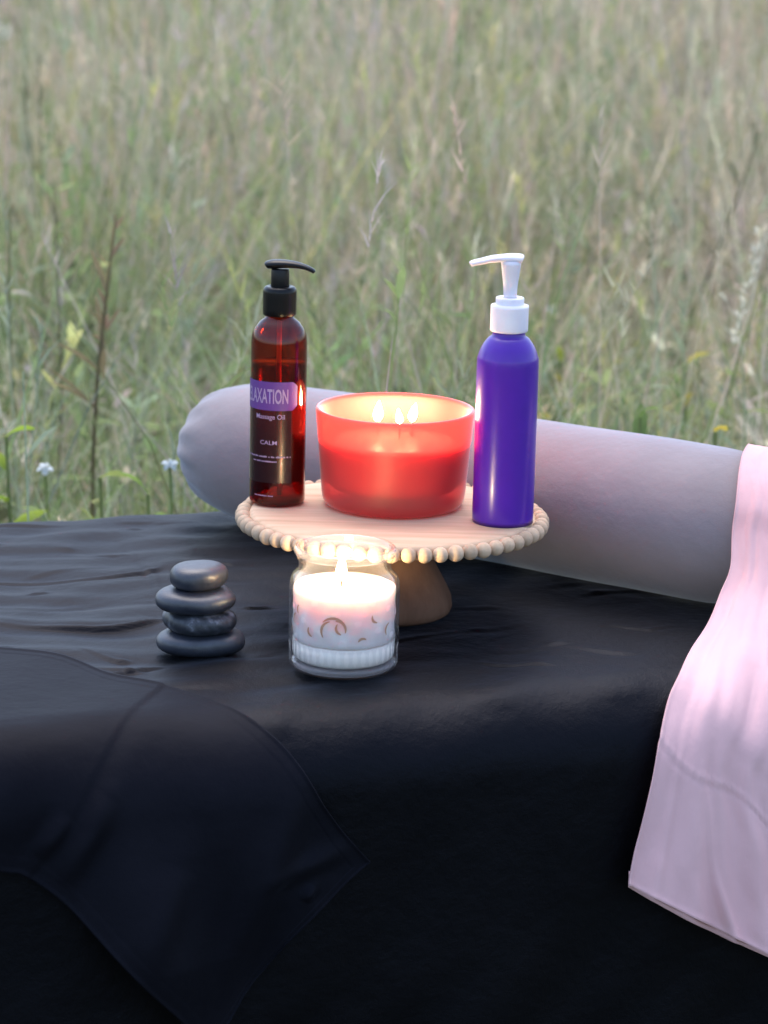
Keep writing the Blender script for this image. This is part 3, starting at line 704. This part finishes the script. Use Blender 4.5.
# ------------------------------------------------------------------ bottles
def cyl_text(s, size, R, a0, z0, mt, parent, name='lettering', sx=1.0, sz=1.0, off=.0005):
    cu = bpy.data.curves.new(name, 'FONT'); cu.body = s; cu.size = size; cu.align_x = 'LEFT'; cu.resolution_u = 3; cu.offset = size*(.018 if size > .01 else .006)
    ob = bpy.data.objects.new(name, cu); COL.objects.link(ob); bpy.context.view_layer.update()
    me = bpy.data.meshes.new_from_object(ob.evaluated_get(bpy.context.evaluated_depsgraph_get()))
    bpy.data.objects.remove(ob)
    for v in me.vertices:
        a = a0+v.co.x*sx/R; v.co = ((R+off)*math.cos(a), (R+off)*math.sin(a), z0+v.co.y*sz)
    me.materials.clear(); me.materials.append(mt)
    o = bpy.data.objects.new(name, me); COL.objects.link(o); o.parent = parent; return o
def patch(name, R, outline_fn, a0, a1, mt, parent, n=40, m=6):
    V, Fq = [], []
    for i in range(n+1):
        q = i/n; a = a0+(a1-a0)*q; zl, zh = outline_fn(q)
        for k in range(m+1): z = zl+(zh-zl)*k/m; V.append((R*math.cos(a), R*math.sin(a), z))
    for i in range(n):
        for k in range(m): Fq.append((i*(m+1)+k, (i+1)*(m+1)+k, (i+1)*(m+1)+k+1, i*(m+1)+k+1))
    return mesh(name, V, Fq, mt, parent)

# amber oil bottle
px_, py_, pz_ = on_plate(277, 502)
bb = thing('oil_bottle', 'amber plastic massage oil bottle with black pump and purple label', 'bottle', (px_, py_, pz_))
R1 = .0243
ob_ = [(0, .0008), (R1-.006, .0004), (R1-.003, 0), (R1-.0008, .0012), (R1, .004), (R1, .05), (R1, .10), (R1, .142), (R1-.0006, .148), (R1-.003, .1545), (R1-.0075, .1602), (R1-.0115, .1632), (R1-.0125, .1655), (R1-.0125, .170)]
mesh('body', *lathe(ob_, 72), m_amber, bb)
lq = [(0, .0022), (R1-.004, .0022), (R1-.0018, .0045), (R1-.0014, .02), (R1-.0014, .1235), (R1-.0014, .1245), (0, .1240)]
mesh('oil', *lathe(lq, 64), m_oil, bb)
mesh('dip_tube', *tube([(0, 0, .16), (0, 0, .12), (.001, 0, .06), (.002, 0, .006)], [.0022]*4, 10), m_dip, bb)
AZL = -PI/2-math.radians(104)            # the label starts round the left side
def band(q):
    e = max(0, (q-.93)/.07); h = .0125-.004*e; return (.0985-h, .0985+h+.0015*math.sin(q*PI)*0)
patch('label_film', R1+.00018, lambda q: (.022, .0985+.0132), AZL, -PI/2+math.radians(31), m_label, bb)
patch('label', R1+.0004, band, AZL, -PI/2+math.radians(43), m_band, bb)
cyl_text('RELAXATION', .0175, R1, -PI/2-math.radians(85), .0925, m_print, bb, sx=.43, off=.0006)
cyl_text('Massage Oil', .0060, R1, -PI/2-math.radians(47), .0785, m_print, bb, sx=.92)
cyl_text('CALM', .0052, R1, -PI/2-math.radians(36), .0560, m_print, bb, sx=1.15)
random.seed(3)
def fine_print(z, a0, a1, hgt_):
    V, Fq = [], []; a = a0
    while a < a1:
        wl = random.uniform(.03, .07); hh = hgt_*random.uniform(.6, 1); b0 = len(V)
        for (aa, z_) in ((a, z), (a+wl*.7, z), (a+wl*.7, z+hh), (a, z+hh)): V.append(((R1+.0005)*math.cos(aa), (R1+.0005)*math.sin(aa), z_))
        Fq.append((b0, b0+1, b0+2, b0+3)); a += wl*(1.0 if random.random() < .8 else 1.7)
    mesh('fine_print', V, Fq, m_print, bb)
fine_print(.0445, -PI/2-1.35, -PI/2+.48, .0016); fine_print(.0405, -PI/2-.95, -PI/2+.0, .0015); fine_print(.0100, -PI/2-.85, -PI/2-.12, .0013)
def knurl(r, z, a): return r-.00012*(math.cos(a*36) > 0) if (.1665 < z < .186 and r > .012) else r
mesh('collar', *lathe([(R1-.0118, .1655), (.0138, .1655), (.0145, .1665), (.0145, .171), (.0145, .180), (.0145, .1855), (.0142, .1880), (.0125, .1902), (.0086, .1908), (.0084, .1880)], 144, knurl), m_black, bb)
mesh('pump_stem', *lathe([(0, .188), (.0078, .188), (.0080, .1905), (.0078, .2045), (.0074, .2055), (0, .2055)], 40), m_black, bb)
hp = spline([(-.0120, 0, .2075), (-.0105, 0, .2085), (-.004, 0, .2095), (.004, 0, .2098), (.013, 0, .2094), (.021, 0, .2080), (.0275, 0, .2055), (.0300, 0, .2035)], 4)
rr_ = np.interp(np.linspace(0, 1, len(hp)), [0, .08, .25, .45, .7, .95, 1], [.0035, .0068, .0085, .0075, .0050, .0036, .0030])
o = mesh('pump_head', *tube(hp, list(rr_), 20, .48), m_black, bb); o.rotation_euler = (0, 0, -.15)

# purple bottle
px_, py_, pz_ = on_plate(502.5, 521)
pb = thing('lotion_bottle', 'glossy purple lotion bottle with white pump on cake stand', 'bottle', (px_, py_, pz_))
R2 = .0262
pb.scale = (1, 1, .975)
pr = [(0, .0008), (R2-.006, .0004), (R2-.003, 0), (R2-.0008, .0012), (R2, .004), (R2, .05), (R2+.0001, .10), (R2, .140), (R2-.0010, .148), (R2-.0040, .1560), (R2-.0085, .1625), (R2-.0115, .1650), (R2-.0125, .1675), (R2-.0125, .171)]
mesh('body', *lathe([tuple(p) for p in spline(pr, 3)], 96), m_purple, pb)
mesh('collar', *lathe([(R2-.0122, .1690), (.0152, .1690), (.0161, .1700), (.0161, .1720), (.0161, .190), (.0158, .1918), (.0122, .1925), (.0120, .1930), (.0120, .1975), (.0116, .1985), (.0060, .1990), (.0058, .1970)], 72), m_white, pb)
mesh('pump_stem', *lathe([(0, .197), (.0056, .197), (.0056, .2000), (.0060, .2080), (.0072, .2180), (.0084, .2270), (.0086, .2300), (0, .2300)], 40), m_white, pb)
hp = spline([(.0092, 0, .2318), (.008, 0, .2322), (.002, 0, .2326), (-.006, 0, .2326), (-.016, 0, .2318), (-.024, 0, .2300), (-.0320, 0, .2282), (-.0345, 0, .2268)], 4)
rr_ = np.interp(np.linspace(0, 1, len(hp)), [0, .1, .3, .5, .75, .95, 1], [.0045, .0078, .0080, .0062, .0052, .0046, .0036])
o = mesh('pump_head', *tube(hp, list(rr_), 20, .52), m_white, pb); o.rotation_euler = (0, 0, .12)

# ------------------------------------------------------------------ stacked stones
m_stone, t, b = mat('basalt'); n = noise(t, 70, 9, .75)
r = ramp(t, n.outputs[0], [(.35, (.018, .021, .032)), (.65, (.036, .041, .056))]); t.links.new(r.outputs[0], b.inputs['Base Color']); b.inputs['Roughness'].default_value = .4; b.inputs['Specular IOR Level'].default_value = .75; bump(t, n.outputs[0], .45, .0015, b)
m_stone2, t, b = mat('mottled_basalt'); n = noise(t, 75, 3, .6)
r = ramp(t, n.outputs[0], [(.45, (.022, .025, .033)), (.56, (.05, .055, .068)), (.68, (.20, .21, .25))]); t.links.new(r.outputs[0], b.inputs['Base Color']); b.inputs['Roughness'].default_value = .45; bump(t, n.outputs[0], .4, .002, b)
x0, y0 = at(199, 652, ZT)[:2]
def stone(dx, dy, z, a, b_, h, rz, mt, label, seed, tilt=0.0):
    V, Fq = [], []; nu_, nv_ = 48, 20; ph = seed*1.7
    for j in range(nv_+1):
        la = -PI/2+PI*j/nv_
        cl, sl_ = math.copysign(abs(math.cos(la))**.43, 1), math.copysign(abs(math.sin(la))**.9, math.sin(la))
        for i in range(nu_):
            lo = 2*PI*i/nu_; k = 1+.05*math.sin(2*lo+ph)+.035*math.sin(3*lo+ph*2)+.012*math.sin(5*lo+ph*3+2*la)
            V.append((a*cl*math.cos(lo)*k, b_*cl*math.sin(lo)*k, h/2*sl_*(1+.05*math.sin(lo+ph)*cl)))
    for j in range(nv_):
        for i in range(nu_): q = (i+1) % nu_; Fq.append((j*nu_+i, j*nu_+q, (j+1)*nu_+q, (j+1)*nu_+i))
    o = mesh('massage_stone', V, Fq, mt); o.location = (x0+dx, y0+dy, z+h/2); o.rotation_euler = (tilt, tilt*.5, rz)
    return tag(o, label, 'stone', 'hot stones stacked on the sheet')
zz = ZT+.0005
stone(.0015, 0, zz, .0350, .031, .0200, .2, m_stone, 'dark oval massage stone at the bottom of the stack', 1)
stone(-.0005, 0, zz+.0186, .0325, .028, .0190, -.3, m_stone2, 'pale mottled massage stone, second from the bottom', 2)
stone(-.0025, 0, zz+.0362, .0345, .030, .0190, .1, m_stone, 'widest smooth grey massage stone, second from the top', 3)
stone(-.0010, .001, zz+.0540, .0242, .0215, .0210, .4, m_stone, 'smallest rounded massage stone on top of the stack', 4)
